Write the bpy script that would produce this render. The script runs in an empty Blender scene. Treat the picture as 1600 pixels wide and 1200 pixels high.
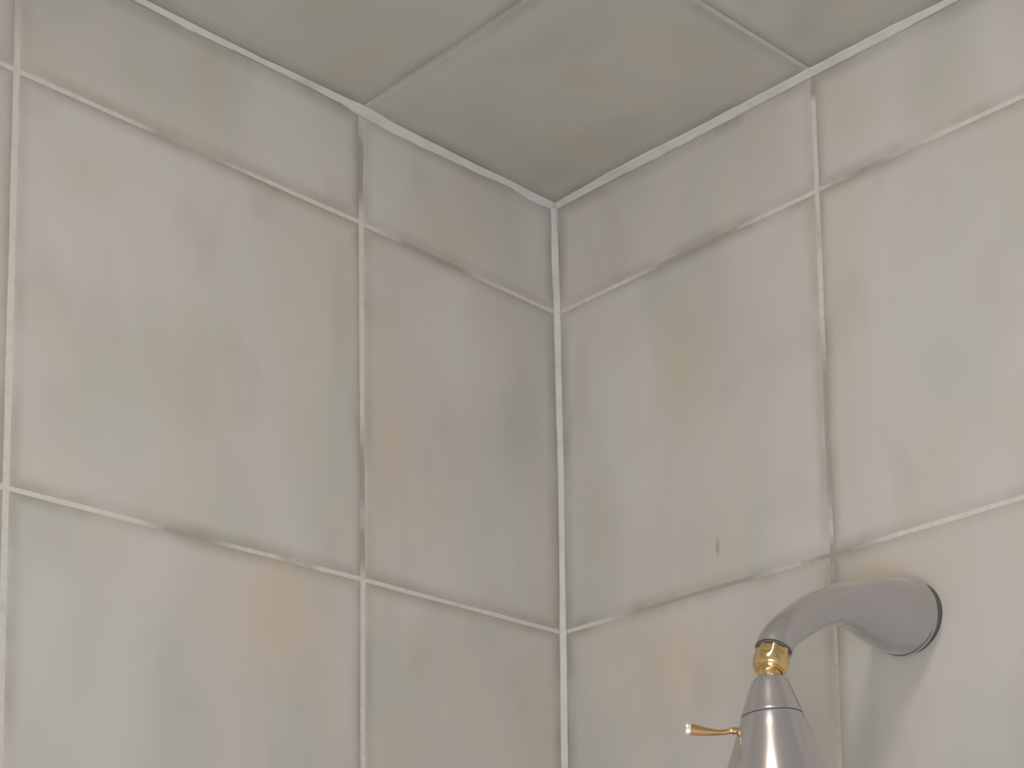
import bpy, bmesh, math, random
from mathutils import Vector, Matrix, noise
random.seed(7)
S = bpy.context.scene
COL = S.collection
Z0 = 2.30                                   # ceiling height (m); the room's inner corner is at x = 0, y = 0

# ---------------------------------------------------------------- camera
cd = bpy.data.cameras.new('camera')
cam = bpy.data.objects.new('camera', cd); COL.objects.link(cam); S.camera = cam
cd.sensor_width = 36.0; cd.sensor_fit = 'HORIZONTAL'
cd.lens = 2864.89282 / 1600 * 36.0
cd.shift_x = -0.0880557; cd.shift_y = 0.5008213
cd.clip_start = 0.02; cd.clip_end = 50
AZ, EL, ROLL = 0.76261263, 0.13556293, -0.02082188
fw = Vector((math.cos(EL)*math.cos(AZ), math.cos(EL)*math.sin(AZ), math.sin(EL)))
rt = fw.cross(Vector((0, 0, 1))).normalized(); up = rt.cross(fw)
c_, s_ = math.cos(ROLL), math.sin(ROLL)
rt, up = c_*rt + s_*up, -s_*rt + c_*up
M = Matrix((rt, up, -fw)).transposed().to_4x4()
M.translation = Vector((-1.11652729, -1.10792271, Z0 - 0.8513115))
cam.matrix_world = M
cd.dof.use_dof = True; cd.dof.focus_distance = 1.40; cd.dof.aperture_fstop = 26.0

# ---------------------------------------------------------------- light, exposure
w = bpy.data.worlds.new('world'); S.world = w; w.use_nodes = True
w.node_tree.nodes['Background'].inputs[0].default_value = (0.80, 0.88, 1.0, 1)
w.node_tree.nodes['Background'].inputs[1].default_value = 0.30

def lamp(kind, name, loc, target, energy, color, **kw):
    l = bpy.data.lights.new(name, kind); o = bpy.data.objects.new(name, l); COL.objects.link(o)
    o.location = loc; o.rotation_euler = (Vector(target) - Vector(loc)).to_track_quat('-Z', 'Y').to_euler()
    l.energy = energy; l.color = color
    for k, v in kw.items(): setattr(l, k, v)
    return o
# recessed bulb in the bathroom ceiling, outside the frame
lamp('SPOT', 'ceiling_downlight', (-0.66, -0.575, Z0 - 0.04), (-0.15, -0.30, Z0 - 0.80), 6.4, (1.0, 0.895, 0.73),
     spot_size=math.radians(170), spot_blend=1.0, shadow_soft_size=0.065)
# added cool fill standing in for daylight, unseen, low behind the photographer
lamp('AREA', 'daylight_fill', (-2.15, -1.45, 1.00), (0, -0.3, 1.58), 37.5, (0.905, 0.962, 1.065),
     shape='RECTANGLE', size=1.5, size_y=1.1)
S.view_settings.view_transform = 'Standard'; S.view_settings.look = 'None'
S.view_settings.gamma = 1; S.view_settings.use_curve_mapping = False
S.view_settings.exposure = 0.09

# ---------------------------------------------------------------- helpers
def link(name, bm, mat, parent=None, smooth=True):
    me = bpy.data.meshes.new(name); bm.normal_update(); bm.to_mesh(me); bm.free()
    me.materials.append(mat)
    if smooth:
        for p in me.polygons: p.use_smooth = True
    o = bpy.data.objects.new(name, me); COL.objects.link(o); o.parent = parent
    return o

def struct(o, label=None, cat=None):
    o['kind'] = 'structure'
    if label: o['label'] = label
    if cat: o['category'] = cat
    return o

def box_bm(x0, x1, y0, y1, z0, z1):
    bm = bmesh.new(); bmesh.ops.create_cube(bm, size=1)
    for v in bm.verts:
        v.co = ((x0+x1)/2 + v.co.x*(x1-x0), (y0+y1)/2 + v.co.y*(y1-y0), (z0+z1)/2 + v.co.z*(z1-z0))
    return bm

class NT:
    """small node-tree writer"""
    def __init__(self, name):
        self.m = bpy.data.materials.new(name); self.m.use_nodes = True
        self.t = self.m.node_tree; self.b = self.t.nodes['Principled BSDF']
    def n(self, typ, **kw):
        x = self.t.nodes.new(typ)
        for k, v in kw.items(): setattr(x, k, v)
        return x
    def l(self, a, b): self.t.links.new(a, b)
    def math(self, op, a, b=None, clamp=False):
        x = self.n('ShaderNodeMath', operation=op, use_clamp=clamp)
        for i, v in enumerate((a, b)):
            if v is None: continue
            if isinstance(v, (int, float)): x.inputs[i].default_value = v
            else: self.l(v, x.inputs[i])
        return x.outputs[0]
    def mix(self, f, a, b, blend='MIX'):
        x = self.n('ShaderNodeMix', data_type='RGBA', blend_type=blend)
        for i, v in ((0, f), (6, a), (7, b)):
            if isinstance(v, (int, float)): x.inputs[i].default_value = v
            elif isinstance(v, tuple): x.inputs[i].default_value = (*v, 1) if len(v) == 3 else v
            else: self.l(v, x.inputs[i])
        return x.outputs[2]
    def smooth(self, v, a, b, o0=0.0, o1=1.0):
        x = self.n('ShaderNodeMapRange', interpolation_type='SMOOTHSTEP')
        self.l(v, x.inputs[0])
        for i, q in enumerate((a, b, o0, o1)): x.inputs[i+1].default_value = q
        return x.outputs[0]
    def noise(self, vec, scale, detail=3, rough=.5, dist=0.0):
        x = self.n('ShaderNodeTexNoise'); x.inputs['Scale'].default_value = scale
        x.inputs['Detail'].default_value = detail; x.inputs['Roughness'].default_value = rough
        x.inputs['Distortion'].default_value = dist
        self.l(vec, x.inputs['Vector']); return x.outputs['Fac']
    def blob(self, pos, c, r):
        """soft ellipsoid (1 in its middle, 0 outside) at a world place: a stain in the stone"""
        s = self.n('ShaderNodeVectorMath', operation='SUBTRACT'); self.l(pos, s.inputs[0]); s.inputs[1].default_value = c
        d = self.n('ShaderNodeVectorMath', operation='DIVIDE'); self.l(s.outputs[0], d.inputs[0]); d.inputs[1].default_value = r
        e = self.n('ShaderNodeVectorMath', operation='LENGTH'); self.l(d.outputs[0], e.inputs[0])
        return self.smooth(e.outputs['Value'], 1.0, 0.0)

BASE = (0.500, 0.465, 0.418)
def stone(name, stretch, blobs, cast=(1, 1, 1)):
    T = NT(name)
    geo = T.n('ShaderNodeNewGeometry'); pos = geo.outputs['Position']
    oi = T.n('ShaderNodeObjectInfo')
    off = T.n('ShaderNodeVectorMath', operation='SCALE'); off.inputs[0].default_value = (13.1, 7.7, 5.3)
    T.l(oi.outputs['Random'], off.inputs['Scale'])
    mp = T.n('ShaderNodeMapping'); mp.inputs['Scale'].default_value = stretch
    T.l(pos, mp.inputs['Vector'])
    ad = T.n('ShaderNodeVectorMath', operation='ADD'); T.l(mp.outputs[0], ad.inputs[0]); T.l(off.outputs[0], ad.inputs[1])
    v = ad.outputs[0]
    warp = T.n('ShaderNodeVectorMath', operation='ADD'); T.l(v, warp.inputs[0]); warp.inputs[1].default_value = (31, 17, 9)
    col = T.mix(T.smooth(T.noise(v, 1.0, 3, .5, .4), .40, .66), BASE, (0.462, 0.440, 0.390))       # grey-green clouds
    col = T.mix(T.smooth(T.noise(warp.outputs[0], 1.25, 3, .5, .5), .48, .70, 0, .75), col, (0.522, 0.462, 0.405))   # sandy-rose clouds
    w2 = T.n('ShaderNodeVectorMath', operation='ADD'); T.l(v, w2.inputs[0]); w2.inputs[1].default_value = (-11, 57, 29)
    col = T.mix(T.smooth(T.noise(w2.outputs[0], .8, 2, .5, .2), .45, .68, 0, .9), col, (0.528, 0.500, 0.472))     # pale clouds
    w3 = T.n('ShaderNodeVectorMath', operation='ADD'); T.l(v, w3.inputs[0]); w3.inputs[1].default_value = (71, 27, -19)
    col = T.mix(T.smooth(T.noise(w3.outputs[0], 1.9, 2, .5, .2), .55, .75, 0, .5), col, (0.430, 0.392, 0.350))
    for c, r, tint, k in blobs:
        f = T.blob(pos, c, r)
        col = T.mix(T.math('MULTIPLY', f, k), col, T.mix(1.0, col, tint, 'MULTIPLY'))
    col = T.mix(1.0, col, cast, 'MULTIPLY')
    # soft edge shade painted into the colour, broken up with grime, at each arris
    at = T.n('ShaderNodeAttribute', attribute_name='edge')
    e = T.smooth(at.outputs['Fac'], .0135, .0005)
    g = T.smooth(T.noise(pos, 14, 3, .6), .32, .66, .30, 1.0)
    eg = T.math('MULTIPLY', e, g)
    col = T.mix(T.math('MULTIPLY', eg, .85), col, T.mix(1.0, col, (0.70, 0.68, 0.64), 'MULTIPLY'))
    T.l(col, T.b.inputs['Base Color'])
    T.b.inputs['Roughness'].default_value = .52
    T.b.inputs['Specular IOR Level'].default_value = .28
    bn = T.n('ShaderNodeBump'); bn.inputs['Strength'].default_value = .12; bn.inputs['Distance'].default_value = .002
    T.l(T.noise(pos, 22, 3), bn.inputs['Height']); T.l(bn.outputs[0], T.b.inputs['Normal'])
    return T.m

def grout_mat(name, blobs, light=(0.590, 0.552, 0.500), dark=(0.335, 0.30, 0.262), lo=.30, hi=.42):
    T = NT(name)
    pos = T.n('ShaderNodeNewGeometry').outputs['Position']
    f = T.smooth(T.noise(pos, 8.5, 3, .6), lo, hi, .72, 0.0)
    for c, r, k in blobs:
        f = T.math('ADD', f, T.math('MULTIPLY', T.blob(pos, c, r), k), True)
    fine = T.smooth(T.noise(pos, 160, 3, .6), .35, .75, .0, .25)
    col = T.mix(T.math('ADD', f, fine, True), light, dark)
    T.l(col, T.b.inputs['Base Color']); T.b.inputs['Roughness'].default_value = .85
    bn = T.n('ShaderNodeBump'); bn.inputs['Strength'].default_value = .3; bn.inputs['Distance'].default_value = .001
    T.l(T.noise(pos, 260, 3), bn.inputs['Height']); T.l(bn.outputs[0], T.b.inputs['Normal'])
    return T.m

def plain(name, color, rough, metal=0.0, spec=.5, coat=0.0):
    T = NT(name); T.b.inputs['Base Color'].default_value = (*color, 1)
    T.b.inputs['Roughness'].default_value = rough; T.b.inputs['Metallic'].default_value = metal
    T.b.inputs['Specular IOR Level'].default_value = spec; T.b.inputs['Coat Weight'].default_value = coat
    return T

# stains in the stone (place in the wall plane, size, tint, strength); z counted down from the ceiling
PEACH, PINK, TAN = (1.05, .97, .90), (1.05, .98, .96), (.99, .94, .87)
DUSK, OLIVE, PALE = (.91, .905, .91), (.92, .925, .88), (1.04, 1.05, 1.07)
def LW(x, z, rx, rz, t, k): return ((x, 0, Z0+z), (rx, .05, rz), t, k)
def RW(y, z, ry, rz, t, k): return ((0, y, Z0+z), (.05, ry, rz), t, k)
def CL(x, y, rx, ry, t, k): return ((x, y, Z0), (rx, ry, .05), t, k)
left_blobs = [
    LW(-.200, -.275, .030, .085, PEACH, 1.0), LW(-.165, -.330, .060, .07, PINK, .8),
    LW(-.305, -.445, .070, .075, PEACH, .9), LW(-.250, -.500, .040, .12, PINK, .9),
    LW(-.170, -.445, .018, .050, TAN, 1.0), LW(-.190, -.530, .035, .05, PEACH, .7),
    LW(-.375, -.260, .075, .085, OLIVE, 1.0), LW(-.345, -.190, .060, .09, OLIVE, .6),
    LW(-.247, -.180, .018, .080, DUSK, 1.0), LW(-.050, -.215, .040, .10, DUSK, .9),
    LW(-.475, -.155, .045, .035, TAN, .9), LW(-.375, -.040, .020, .05, TAN, .9),
    LW(-.495, -.440, .060, .12, PALE, 1.0), LW(-.430, -.060, .05, .03, OLIVE, .5),
    LW(-.130, -.075, .050, .03, TAN, .7), LW(-.440, -.350, .07, .05, PALE, .6),
    LW(-.120, -.170, .030, .10, PALE, .7), LW(-.030, -.470, .05, .14, TAN, .5)]
right_blobs = [
    RW(-.150, -.200, .040, .100, TAN, 1.0), RW(-.180, -.160, .030, .12, DUSK, .6),
    RW(-.080, -.150, .040, .040, TAN, .6), RW(-.130, -.450, .110, .085, PEACH, .9),
    RW(-.200, -.530, .08, .08, PINK, .8), RW(-.435, -.250, .110, .130, PALE, 1.0),
    RW(-.260, -.270, .030, .060, PALE, .6), RW(-.310, -.200, .025, .070, TAN, .9),
    RW(-.330, -.050, .050, .05, TAN, 1.0), RW(-.330, -.425, .05, .018, PEACH, .9),
    RW(-.180, -.367, .0035, .012, (.72, .66, .62), 1.0), RW(-.410, -.060, .05, .04, OLIVE, .5),
    RW(-.040, -.300, .05, .16, OLIVE, .7), RW(-.440, -.50, .08, .15, PALE, .7)]
ceil_blobs = [
    CL(-.130, -.160, .050, .030, (1.03, .95, .88), 1.0), CL(-.060, -.090, .05, .03, (1.03, .93, .86), .9),
    CL(-.270, -.050, .022, .060, (1.03, .95, .88), 1.0), CL(-.110, -.240, .05, .06, TAN, .8),
    CL(-.330, -.09, .05, .05, OLIVE, .8), CL(-.04, -.05, .06, .05, DUSK, .6), CL(-.19, -.12, .04, .05, OLIVE, .6)]
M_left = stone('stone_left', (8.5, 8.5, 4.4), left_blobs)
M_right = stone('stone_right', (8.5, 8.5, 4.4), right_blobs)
M_ceil = stone('stone_ceiling', (7.5, 5.0, 6.0), ceil_blobs, (.995, 1.02, .985))      # tinted slightly greener than the walls

# worn / dirty stretches of the joints
gl = [((-.145, 0, Z0-.10), (.075, .05, .02), 1.3), ((-.38, 0, Z0-.10), (.07, .05, .02), .7),
      ((-.226, 0, Z0-.050), (.02, .05, .055), 1.3), ((-.225, 0, Z0-.315), (.02, .05, .06), 1.1),
      ((-.225, 0, Z0-.375), (.02, .05, .03), 1.2), ((-.385, 0, Z0-.40), (.055, .05, .02), 1.2),
      ((-.52, 0, Z0-.05), (.04, .05, .04), .4)]
gr = [((0, -.165, Z0-.10), (.05, .085, .02), 1.5), ((0, -.293, Z0-.30), (.05, .02, .11), 1.5),
      ((0, -.15, Z0-.40), (.05, .13, .02), 1.5), ((0, -.34, Z0-.10), (.05, .06, .02), .9),
      ((0, -.30, Z0-.40), (.05, .06, .02), 1.0), ((0, -.293, Z0-.43), (.05, .02, .03), .9), ((0, -.291, Z0-.50), (.05, .02, .12), .55), ((0, -.291, Z0-.01), (.05, .02, .018), 1.5)]
gc = [((-.229, -.10, Z0), (.03, .12, .05), .45), ((-.229, -.20, Z0), (.03, .10, .05), .3), ((-.17, -.288, Z0), (.08, .03, .05), .3)]
G_left = grout_mat('grout_left', gl); G_right = grout_mat('grout_right', gr)
G_ceil = grout_mat('grout_ceiling', gc, light=(0.56, 0.53, 0.48))

# ---------------------------------------------------------------- walls and ceiling (grout bed behind, every tile on its own)
W = 2.30
wall_left = struct(link('wall_left', box_bm(-W, 0.10, 0.0009, 0.10, 0, Z0+.10), G_left, smooth=False), 'left shower wall of pale marble tiles with light grout', 'wall')
wall_right = struct(link('wall_right', box_bm(0.0009, 0.10, -W, 0.0009, 0, Z0+.10), G_right, smooth=False), 'right shower wall of pale marble tiles carrying the shower arm', 'wall')
ceiling = struct(link('ceiling', box_bm(-W, 0.0009, -W, 0.0009, Z0+.0009, Z0+.10), G_ceil, smooth=False), 'tiled shower ceiling, greyer than the walls below it', 'ceiling')
PL = plain('painted_plaster', (.76, .75, .73), .7).m
struct(link('wall_back', box_bm(-W-.1, -W, -W, .1, 0, Z0+.1), PL, smooth=False))
struct(link('wall_front', box_bm(-W-.1, .1, -W-.1, -W, 0, Z0+.1), PL, smooth=False))
struct(link('floor', box_bm(-W, 0, -W, 0, -.1, 0), plain('floor_stone', (.72, .71, .69), .4).m, smooth=False))

BANDS = [0, .0007, .0018, .0036, .0065, .0105, .015]
def profile(e):                              # pillowed arris of a cut stone tile: depth below the face
    if e >= .0065: return 0.0
    return -.0013 * (1 - e/.0065)**2.6
def tile(to3, c, mat, parent, seed, cu=0.0, cv=0.0):
    """c: four corners (u,v) in order (u0v0, u1v0, u1v1, u0v1); to3(u, v, h) maps to the room, h out of the wall"""
    def steps(L):
        a = [b for b in BANDS]
        n = max(2, int(L / .03))
        mid = [.015 + (L-.03)*i/n for i in range(1, n)]
        return [x/L for x in a + mid + [L-b for b in reversed(BANDS)]]
    Lu = max(math.dist(c[0], c[1]), .04); Lv = max(math.dist(c[0], c[3]), .04)
    su, sv = steps(Lu), steps(Lv)
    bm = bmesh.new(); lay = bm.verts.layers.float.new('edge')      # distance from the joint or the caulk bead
    G = []
    def jit(a, k): return .00055 * noise.noise(Vector((a*22, seed*3.7, k*9.1)))
    for i, s in enumerate(su):
        row = []
        for j, t in enumerate(sv):
            p = [(1-s)*(1-t)*c[0][q] + s*(1-t)*c[1][q] + s*t*c[2][q] + (1-s)*t*c[3][q] for q in (0, 1)]
            e = min(s*Lu, (1-s)*Lu, t*Lv, (1-t)*Lv)
            p[0] += jit(t*Lv, 1)*(1-s) + jit(t*Lv, 2)*s
            p[1] += jit(s*Lu, 3)*(1-t) + jit(s*Lu, 4)*t
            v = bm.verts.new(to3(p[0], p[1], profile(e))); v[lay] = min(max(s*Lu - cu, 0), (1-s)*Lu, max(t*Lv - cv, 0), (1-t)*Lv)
            row.append(v)
        G.append(row)
    for i in range(len(su)-1):
        for j in range(len(sv)-1):
            bm.faces.new((G[i][j], G[i+1][j], G[i+1][j+1], G[i][j+1]))
    loop = [G[i][0] for i in range(len(su))] + [G[-1][j] for j in range(1, len(sv))] + \
           [G[i][-1] for i in range(len(su)-2, -1, -1)] + [G[0][j] for j in range(len(sv)-2, 0, -1)]
    bot = []
    for v in loop:
        d = to3(0, 0, -.0045) - to3(0, 0, 0)
        b = bm.verts.new(v.co + d); b[lay] = 0; bot.append(b)
    for a in range(len(loop)):
        b = (a+1) % len(loop)
        bm.faces.new((loop[b], loop[a], bot[a], bot[b]))
    bm.faces.new(bot)
    bmesh.ops.recalc_face_normals(bm, faces=bm.faces)
    return link('tile', bm, mat, parent)

def field(us, vs, to3, mat, parent, gu, gv, seed, tweak={}):
    """grid of tiles between the joint centre lines us x vs (half joints gu, gv)"""
    for i in range(len(us)-1):
        for j in range(len(vs)-1):
            u0, u1, v0, v1 = us[i], us[i+1], vs[j], vs[j+1]
            a = .0022 if i == 0 else gu; b = .0022 if j == 0 else gv
            s = 1 if u1 > u0 else -1; r = 1 if v1 > v0 else -1
            d = lambda k: tweak.get((i+k[0], j+k[1]), (0, 0))
            P = [(u0+s*a+d((0,0))[0], v0+r*b+d((0,0))[1]), (u1-s*gu+d((1,0))[0], v0+r*b+d((1,0))[1]),
                 (u1-s*gu+d((1,1))[0], v1-r*gv+d((1,1))[1]), (u0+s*a+d((0,1))[0], v1-r*gv+d((0,1))[1])]
            tile(to3, P, mat, parent, seed + i*17 + j*5, .0035 if i == 0 else 0, .0035 if j == 0 else 0)  # shifts the painted edge shade out past the caulk
zs = [0, -.100, -.4005, -.704, -1.008]
xs = [0, -.2248, -.5305, -.836, -1.141, -1.446]
ys = [0, -.2930, -.5985, -.904, -1.209, -1.514]
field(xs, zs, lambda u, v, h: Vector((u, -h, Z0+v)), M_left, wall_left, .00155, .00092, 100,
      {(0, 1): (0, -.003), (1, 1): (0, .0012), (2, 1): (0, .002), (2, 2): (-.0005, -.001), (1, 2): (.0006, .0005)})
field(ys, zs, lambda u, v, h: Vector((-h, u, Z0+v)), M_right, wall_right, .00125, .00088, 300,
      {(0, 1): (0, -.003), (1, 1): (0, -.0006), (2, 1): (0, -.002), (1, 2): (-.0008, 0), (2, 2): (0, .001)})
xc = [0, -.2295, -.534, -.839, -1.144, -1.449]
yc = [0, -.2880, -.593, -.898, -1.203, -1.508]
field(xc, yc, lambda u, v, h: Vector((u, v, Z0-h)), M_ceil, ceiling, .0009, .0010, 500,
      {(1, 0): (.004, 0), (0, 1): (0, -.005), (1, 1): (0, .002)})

# ---------------------------------------------------------------- caulk beads in the three inner corners
def interp(keys, t):
    if t <= keys[0][0]: return keys[0][1:]
    for a, b in zip(keys, keys[1:]):
        if t <= b[0]:
            k = (t-a[0])/(b[0]-a[0]); k = k*k*(3-2*k)
            return tuple(p + (q-p)*k for p, q in zip(a[1:], b[1:]))
    return keys[-1][1:]
T = plain('caulk', (0.60, 0.575, 0.53), .55)
pos = T.n('ShaderNodeNewGeometry').outputs['Position']
T.l(T.mix(T.smooth(T.noise(pos, 30, 4, .6), .42, .75), (0.565, 0.550, 0.510), (0.48, 0.46, 0.42)), T.b.inputs['Base Color'])
bn = T.n('ShaderNodeBump'); bn.inputs['Strength'].default_value = .25; bn.inputs['Distance'].default_value = .001
T.l(T.noise(pos, 180, 2), bn.inputs['Height']); T.l(bn.outputs[0], T.b.inputs['Normal'])
CAULK = T.m
def bead(name, at, keys, end, sd, label):
    """at(t, a, b): point at t along the corner line, a out along plane one, b out along plane two"""
    bm = bmesh.new(); N = int(end/.006); rows = []
    for i in range(N+1):
        t = end*i/N; a, b = interp(keys, t)
        a *= 1 + .11*noise.noise(Vector((t*60, sd, 0))); b *= 1 + .11*noise.noise(Vector((t*60, sd, 7)))
        o = .0006
        pts = [(-.0007, -.0007), (a+.0002, -.0007), (a, .0004)]
        for q in (.25, .5, .75):                      # slightly hollow, finger-drawn surface
            pts.append((a*(1-q)+o*q - a*.10*math.sin(q*math.pi)+.0002, b*q+.0004*(1-q) - b*.10*math.sin(q*math.pi)+.0002))
        pts += [(.0004, b), (-.0007, b+.0002)]
        rows.append([bm.verts.new(at(t, *p)) for p in pts])
    n = len(rows[0])
    for r0, r1 in zip(rows, rows[1:]):
        for k in range(n): bm.faces.new((r0[k], r0[(k+1) % n], r1[(k+1) % n], r1[k]))
    bm.faces.new(rows[0]); bm.faces.new(list(reversed(rows[-1])))
    bmesh.ops.recalc_face_normals(bm, faces=bm.faces)
    return struct(link(name, bm, CAULK), label, 'caulk')
bead('trim_1', lambda t, a, b: Vector((-t, -a, Z0-b)),                      # left wall meets ceiling (a: ceiling, b: wall)
     [(0, .0038, .0050), (.033, .0038, .0058), (.058, .0044, .0036), (.103, .0030, .0052), (.184, .0036, .0066), (.228, .0066, .0056),
      (.245, .0050, .0032), (.285, .0042, .0026), (.33, .0028, .0028), (.39, .0028, .0042), (.432, .0030, .0028), (.6, .003, .003)], 1.5, 1.0,
     'pale caulk bead between left wall and ceiling')
bead('trim_2', lambda t, a, b: Vector((-a, -t, Z0-b)),                      # right wall meets ceiling
     [(0, .0040, .0040), (.015, .0046, .0034), (.046, .0058, .0034), (.075, .0074, .0034), (.11, .0078, .0040), (.168, .0062, .0042),
      (.29, .0062, .0036), (.36, .0062, .0040), (.428, .0034, .0030), (.6, .004, .003)], 1.5, 2.0,
     'widest pale caulk bead, between right wall and ceiling')
bead('trim_3', lambda t, a, b: Vector((-a, -b, Z0-t)),                      # the two walls meet
     [(0, .0056, .0030), (.012, .0050, .0020), (.042, .0056, .0032), (.103, .0042, .0042), (.17, .0036, .0041), (.26, .0026, .0046),
      (.35, .0030, .0040), (.408, .0040, .0041), (.523, .0048, .0034), (.7, .004, .004)], 1.0, 3.0,
     'pale vertical caulk bead in the corner of the walls')

# ---------------------------------------------------------------- shower
def catmull(P, n):
    out = []
    Q = [P[0]] + list(P) + [P[-1]]
    for i in range(len(P)-1):
        p0, p1, p2, p3 = Q[i:i+4]
        for k in range(n):
            t = k/n
            out.append(tuple(.5*(2*b + (c-a)*t + (2*a-5*b+4*c-d)*t*t + (-a+3*b-3*c+d)*t**3) for a, b, c, d in zip(p0, p1, p2, p3)))
    out.append(tuple(P[-1])); return out

def sweep(path, seg=48, squash=None):
    """tube through (point, radius) rings, closed at both ends; path = [(Vector, r)]"""
    bm = bmesh.new(); rings = []
    prev = None
    for i, (p, r) in enumerate(path):
        a = path[max(i-1, 0)][0]; b = path[min(i+1, len(path)-1)][0]
        t = (b-a).normalized()
        if prev is None:
            x = t.orthogonal().normalized() if squash is None else (squash - t*squash.dot(t)).normalized()
        else: x = (prev - t*prev.dot(t)).normalized()
        prev = x; y = t.cross(x)
        rx, ry = r if isinstance(r, tuple) else (r, r)
        rings.append([bm.verts.new(p + x*rx*math.cos(q*2*math.pi/seg) + y*ry*math.sin(q*2*math.pi/seg)) for q in range(seg)])
    for r0, r1 in zip(rings, rings[1:]):
        for k in range(seg): bm.faces.new((r0[k], r0[(k+1) % seg], r1[(k+1) % seg], r1[k]))
    bm.faces.new(rings[0]); bm.faces.new(rings[-1])
    bmesh.ops.recalc_face_normals(bm, faces=bm.faces)
    return bm

def lathe(base, axis, prof, seg=64, poly=None):
    """prof: [(t, r)] along axis from base"""
    axis = axis.normalized(); x = axis.orthogonal().normalized(); y = axis.cross(x)
    bm = bmesh.new(); rings = []
    for k, (t, r) in enumerate(prof):
        ring = []
        for q in range(seg):
            an = q*2*math.pi/seg; rr = r
            if poly:
                n, t0, t1 = poly
                if t0 <= t <= t1:
                    ph = (an % (2*math.pi/n)) - math.pi/n
                    rr = min(r*1.035, r*math.cos(math.pi/n)*1.06/math.cos(ph))
            ring.append(bm.verts.new(base + axis*t + (x*math.cos(an) + y*math.sin(an))*rr))
        rings.append(ring)
    for r0, r1 in zip(rings, rings[1:]):
        for k in range(seg): bm.faces.new((r0[k], r0[(k+1) % seg], r1[(k+1) % seg], r1[k]))
    bm.faces.new(rings[0]); bm.faces.new(rings[-1])
    bmesh.ops.recalc_face_normals(bm, faces=bm.faces)
    return bm
def sharp(o, deg=32):
    for p in o.data.polygons: p.use_smooth = True
    o.data.set_sharp_from_angle(angle=math.radians(deg))
    return o

T = plain('glossy_grey_finish', (.43, .40, .402), .22, .62, .5, 1.0); T.b.inputs['Coat Roughness'].default_value = .07; T.b.inputs['Coat IOR'].default_value = 1.6
NICKEL = T.m
BRASS = plain('polished_brass', (.82, .60, .29), .15, 1.0).m
DARK_GREY = plain('dark_grey_matte', (.10, .095, .09), .6).m
FACE = plain('spray_face_plastic', (.30, .29, .29), .4).m
TIP = plain('brass_end_reflection', (.86, .80, .66), .30, .6).m  # paler colour stands in for the end face reflecting light

YF = -.3645
sh = bpy.data.objects.new('wall_shower', None); COL.objects.link(sh)
sh.location = (0, YF, Z0-.4677)
sh['label'] = 'grey metal shower head with brass swivel on curved arm from right wall'; sh['category'] = 'shower head'
def child(name, bm, mat, par=sh, smooth=True):
    o = link(name, bm, mat, par, smooth)
    off = Vector(sh.location)
    o.data.transform(Matrix.Translation(-off))
    return o
# curved arm: distance from wall, height under ceiling, radius
K = [(.0048, -.4678, .0262), (.0058, -.4679, .0270), (.0074, -.4680, .0279), (.0090, -.4682, .0286), (.0104, -.4683, .0290), (.0118, -.4684, .0288), (.0150, -.4689, .0283), (.0225, -.4698, .0274),
     (.0323, -.4705, .0263), (.0445, -.4708, .0240), (.0553, -.4713, .0213), (.0640, -.4718, .0190), (.0740, -.4728, .0170), (.0850, -.4744, .0156), (.0970, -.4770, .0147),
     (.1129, -.4832, .0140), (.1250, -.4893, .0135), (.1338, -.4945, .0132), (.1440, -.5008, .0129), (.1530, -.5070, .0127), (.1600, -.5132, .0127), (.1643, -.5185, .0128), (.1664, -.5226, .0129)]
path = [(Vector((-s, YF, Z0+z)), r) for s, z, r in catmull(K, 5)]
arm = sharp(child('shower_arm', sweep(path, 64), NICKEL), 50)
E0 = Vector((-.1664, YF, Z0-.5226)); ax = Vector((-.0068, .0003, -.0185)).normalized()
child('dark_wall_ring', lathe(Vector((0.0012, YF, Z0-.4676)), Vector((-1, 0, 0)), [(0, .0255), (.0003, .0270), (.0056, .0270), (.0060, .0255)], 64), DARK_GREY)  # added ring that darkens the band behind the flange rim
# dark seam between arm and nut
child('gasket', lathe(E0 - ax*.0006, ax, [(0, .0115), (.0002, .0126), (.0011, .0126), (.0013, .0105)]), DARK_GREY)
nutp = [(.0002, .0105), (.0004, .0113), (.0010, .0117), (.0060, .0117), (.0070, .0117), (.0075, .0121), (.0090, .0123), (.0120, .0122), (.0142, .0116), (.0152, .0107), (.0156, .0098), (.0164, .0101), (.0170, .0098), (.0174, .0080), (.0180, .0079)]
nut = sharp(child('swivel_nut', lathe(E0, ax, nutp, 96, (8, .0009, .0075)), BRASS), 30)
ballc = E0 + ax*.0185
HT = Vector((-.1721, -.3645, Z0-.5416)); HA = (Vector((-.1731, -.3698, Z0-.6258)) - HT).normalized()
child('swivel_neck', lathe(HT - HA*.006, HA, [(0, .0066), (.001, .0076), (.0035, .0081), (.006, .0082), (.0085, .0078)], 48), BRASS)
capp = catmull([(0, .0080), (.0004, .0090), (.0022, .0112), (.0048, .0128), (.0075, .0139), (.0120, .0156), (.0175, .0176), (.0220, .0193), (.0252, .0206), (.0268, .0212), (.0276, .0212), (.0279, .0206)], 3)
child('head_cap', lathe(HT, HA, capp, 72), NICKEL)
child('seam_ring', lathe(HT, HA, [(.0276, .0195), (.0277, .0205), (.0287, .0205), (.0288, .0195)], 72), DARK_GREY)
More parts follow.
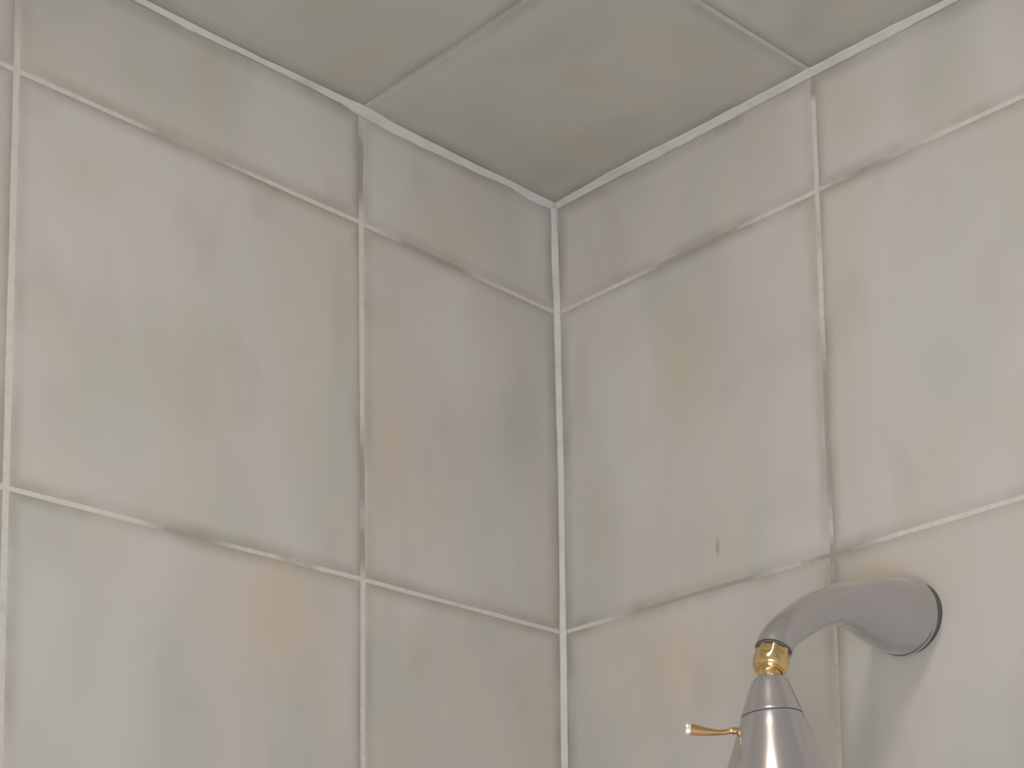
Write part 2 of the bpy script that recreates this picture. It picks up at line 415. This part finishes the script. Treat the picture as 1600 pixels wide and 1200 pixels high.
bod = catmull([(.0285, .0203), (.0287, .0212), (.0296, .0217), (.0345, .0234), (.0400, .0252), (.0460, .0273), (.0530, .0298), (.0615, .0328), (.0700, .0356), (.0780, .0378),
      (.0860, .0393), (.0920, .0399), (.0950, .0397), (.0965, .0388), (.0970, .0372)], 4)
body = child('head_body', lathe(HT, HA, bod, 96), NICKEL)
child('spray_face', lathe(HT, HA, [(.0966, .0368), (.0975, .0366), (.0982, .0350), (.0984, .002)], 72), FACE, body)
x = HA.orthogonal().normalized(); y = HA.cross(x)
for n, r in ((8, .012), (14, .021), (20, .030)):
    for k in range(n):
        a = 2*math.pi*k/n
        c = HT + HA*.0978 + (x*math.cos(a) + y*math.sin(a))*r
        child('nozzle', lathe(c, HA, [(0, .0013), (.0016, .0011), (.0020, .0007)], 8), DARK_GREY, body)
# brass lever at the side of the head
side = (-rt*.985 - fw*.16).normalized()
side = (side - HA*side.dot(HA)).normalized()
L0 = HT + HA*.0375 + side*.0232
LS = 1.12
pts = [(0, 0, (.0016, .0016)), (.0016, 0, (.0023, .0023)), (.0038, 0, (.0026, .0026)), (.0056, .0001, (.0020, .0022)), (.0072, .0005, (.0016, .0017)), (.0090, .0008, (.0018, .0020)),
       (.0112, .0010, (.0018, .0020)), (.0150, .0010, (.0021, .0022)), (.0200, .0004, (.0028, .0023)), (.0255, -.0006, (.0036, .0025)), (.0300, -.0014, (.0041, .0026))]
lv = [(L0 + side*a*LS + HA*b, r) for a, b, r in [(q[0], q[1], q[2]) for q in pts]]
lever = sharp(child('lever', sweep(lv, 24, HA), plain('aged_brass', (.72, .47, .22), .2, 1.0).m), 40)
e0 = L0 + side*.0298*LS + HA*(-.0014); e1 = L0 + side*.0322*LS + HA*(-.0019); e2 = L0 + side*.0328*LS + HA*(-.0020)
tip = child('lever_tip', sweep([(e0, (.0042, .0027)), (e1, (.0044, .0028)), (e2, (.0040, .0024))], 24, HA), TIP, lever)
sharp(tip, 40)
tip['label'] = 'end of the brass lever, pale for its painted reflection'
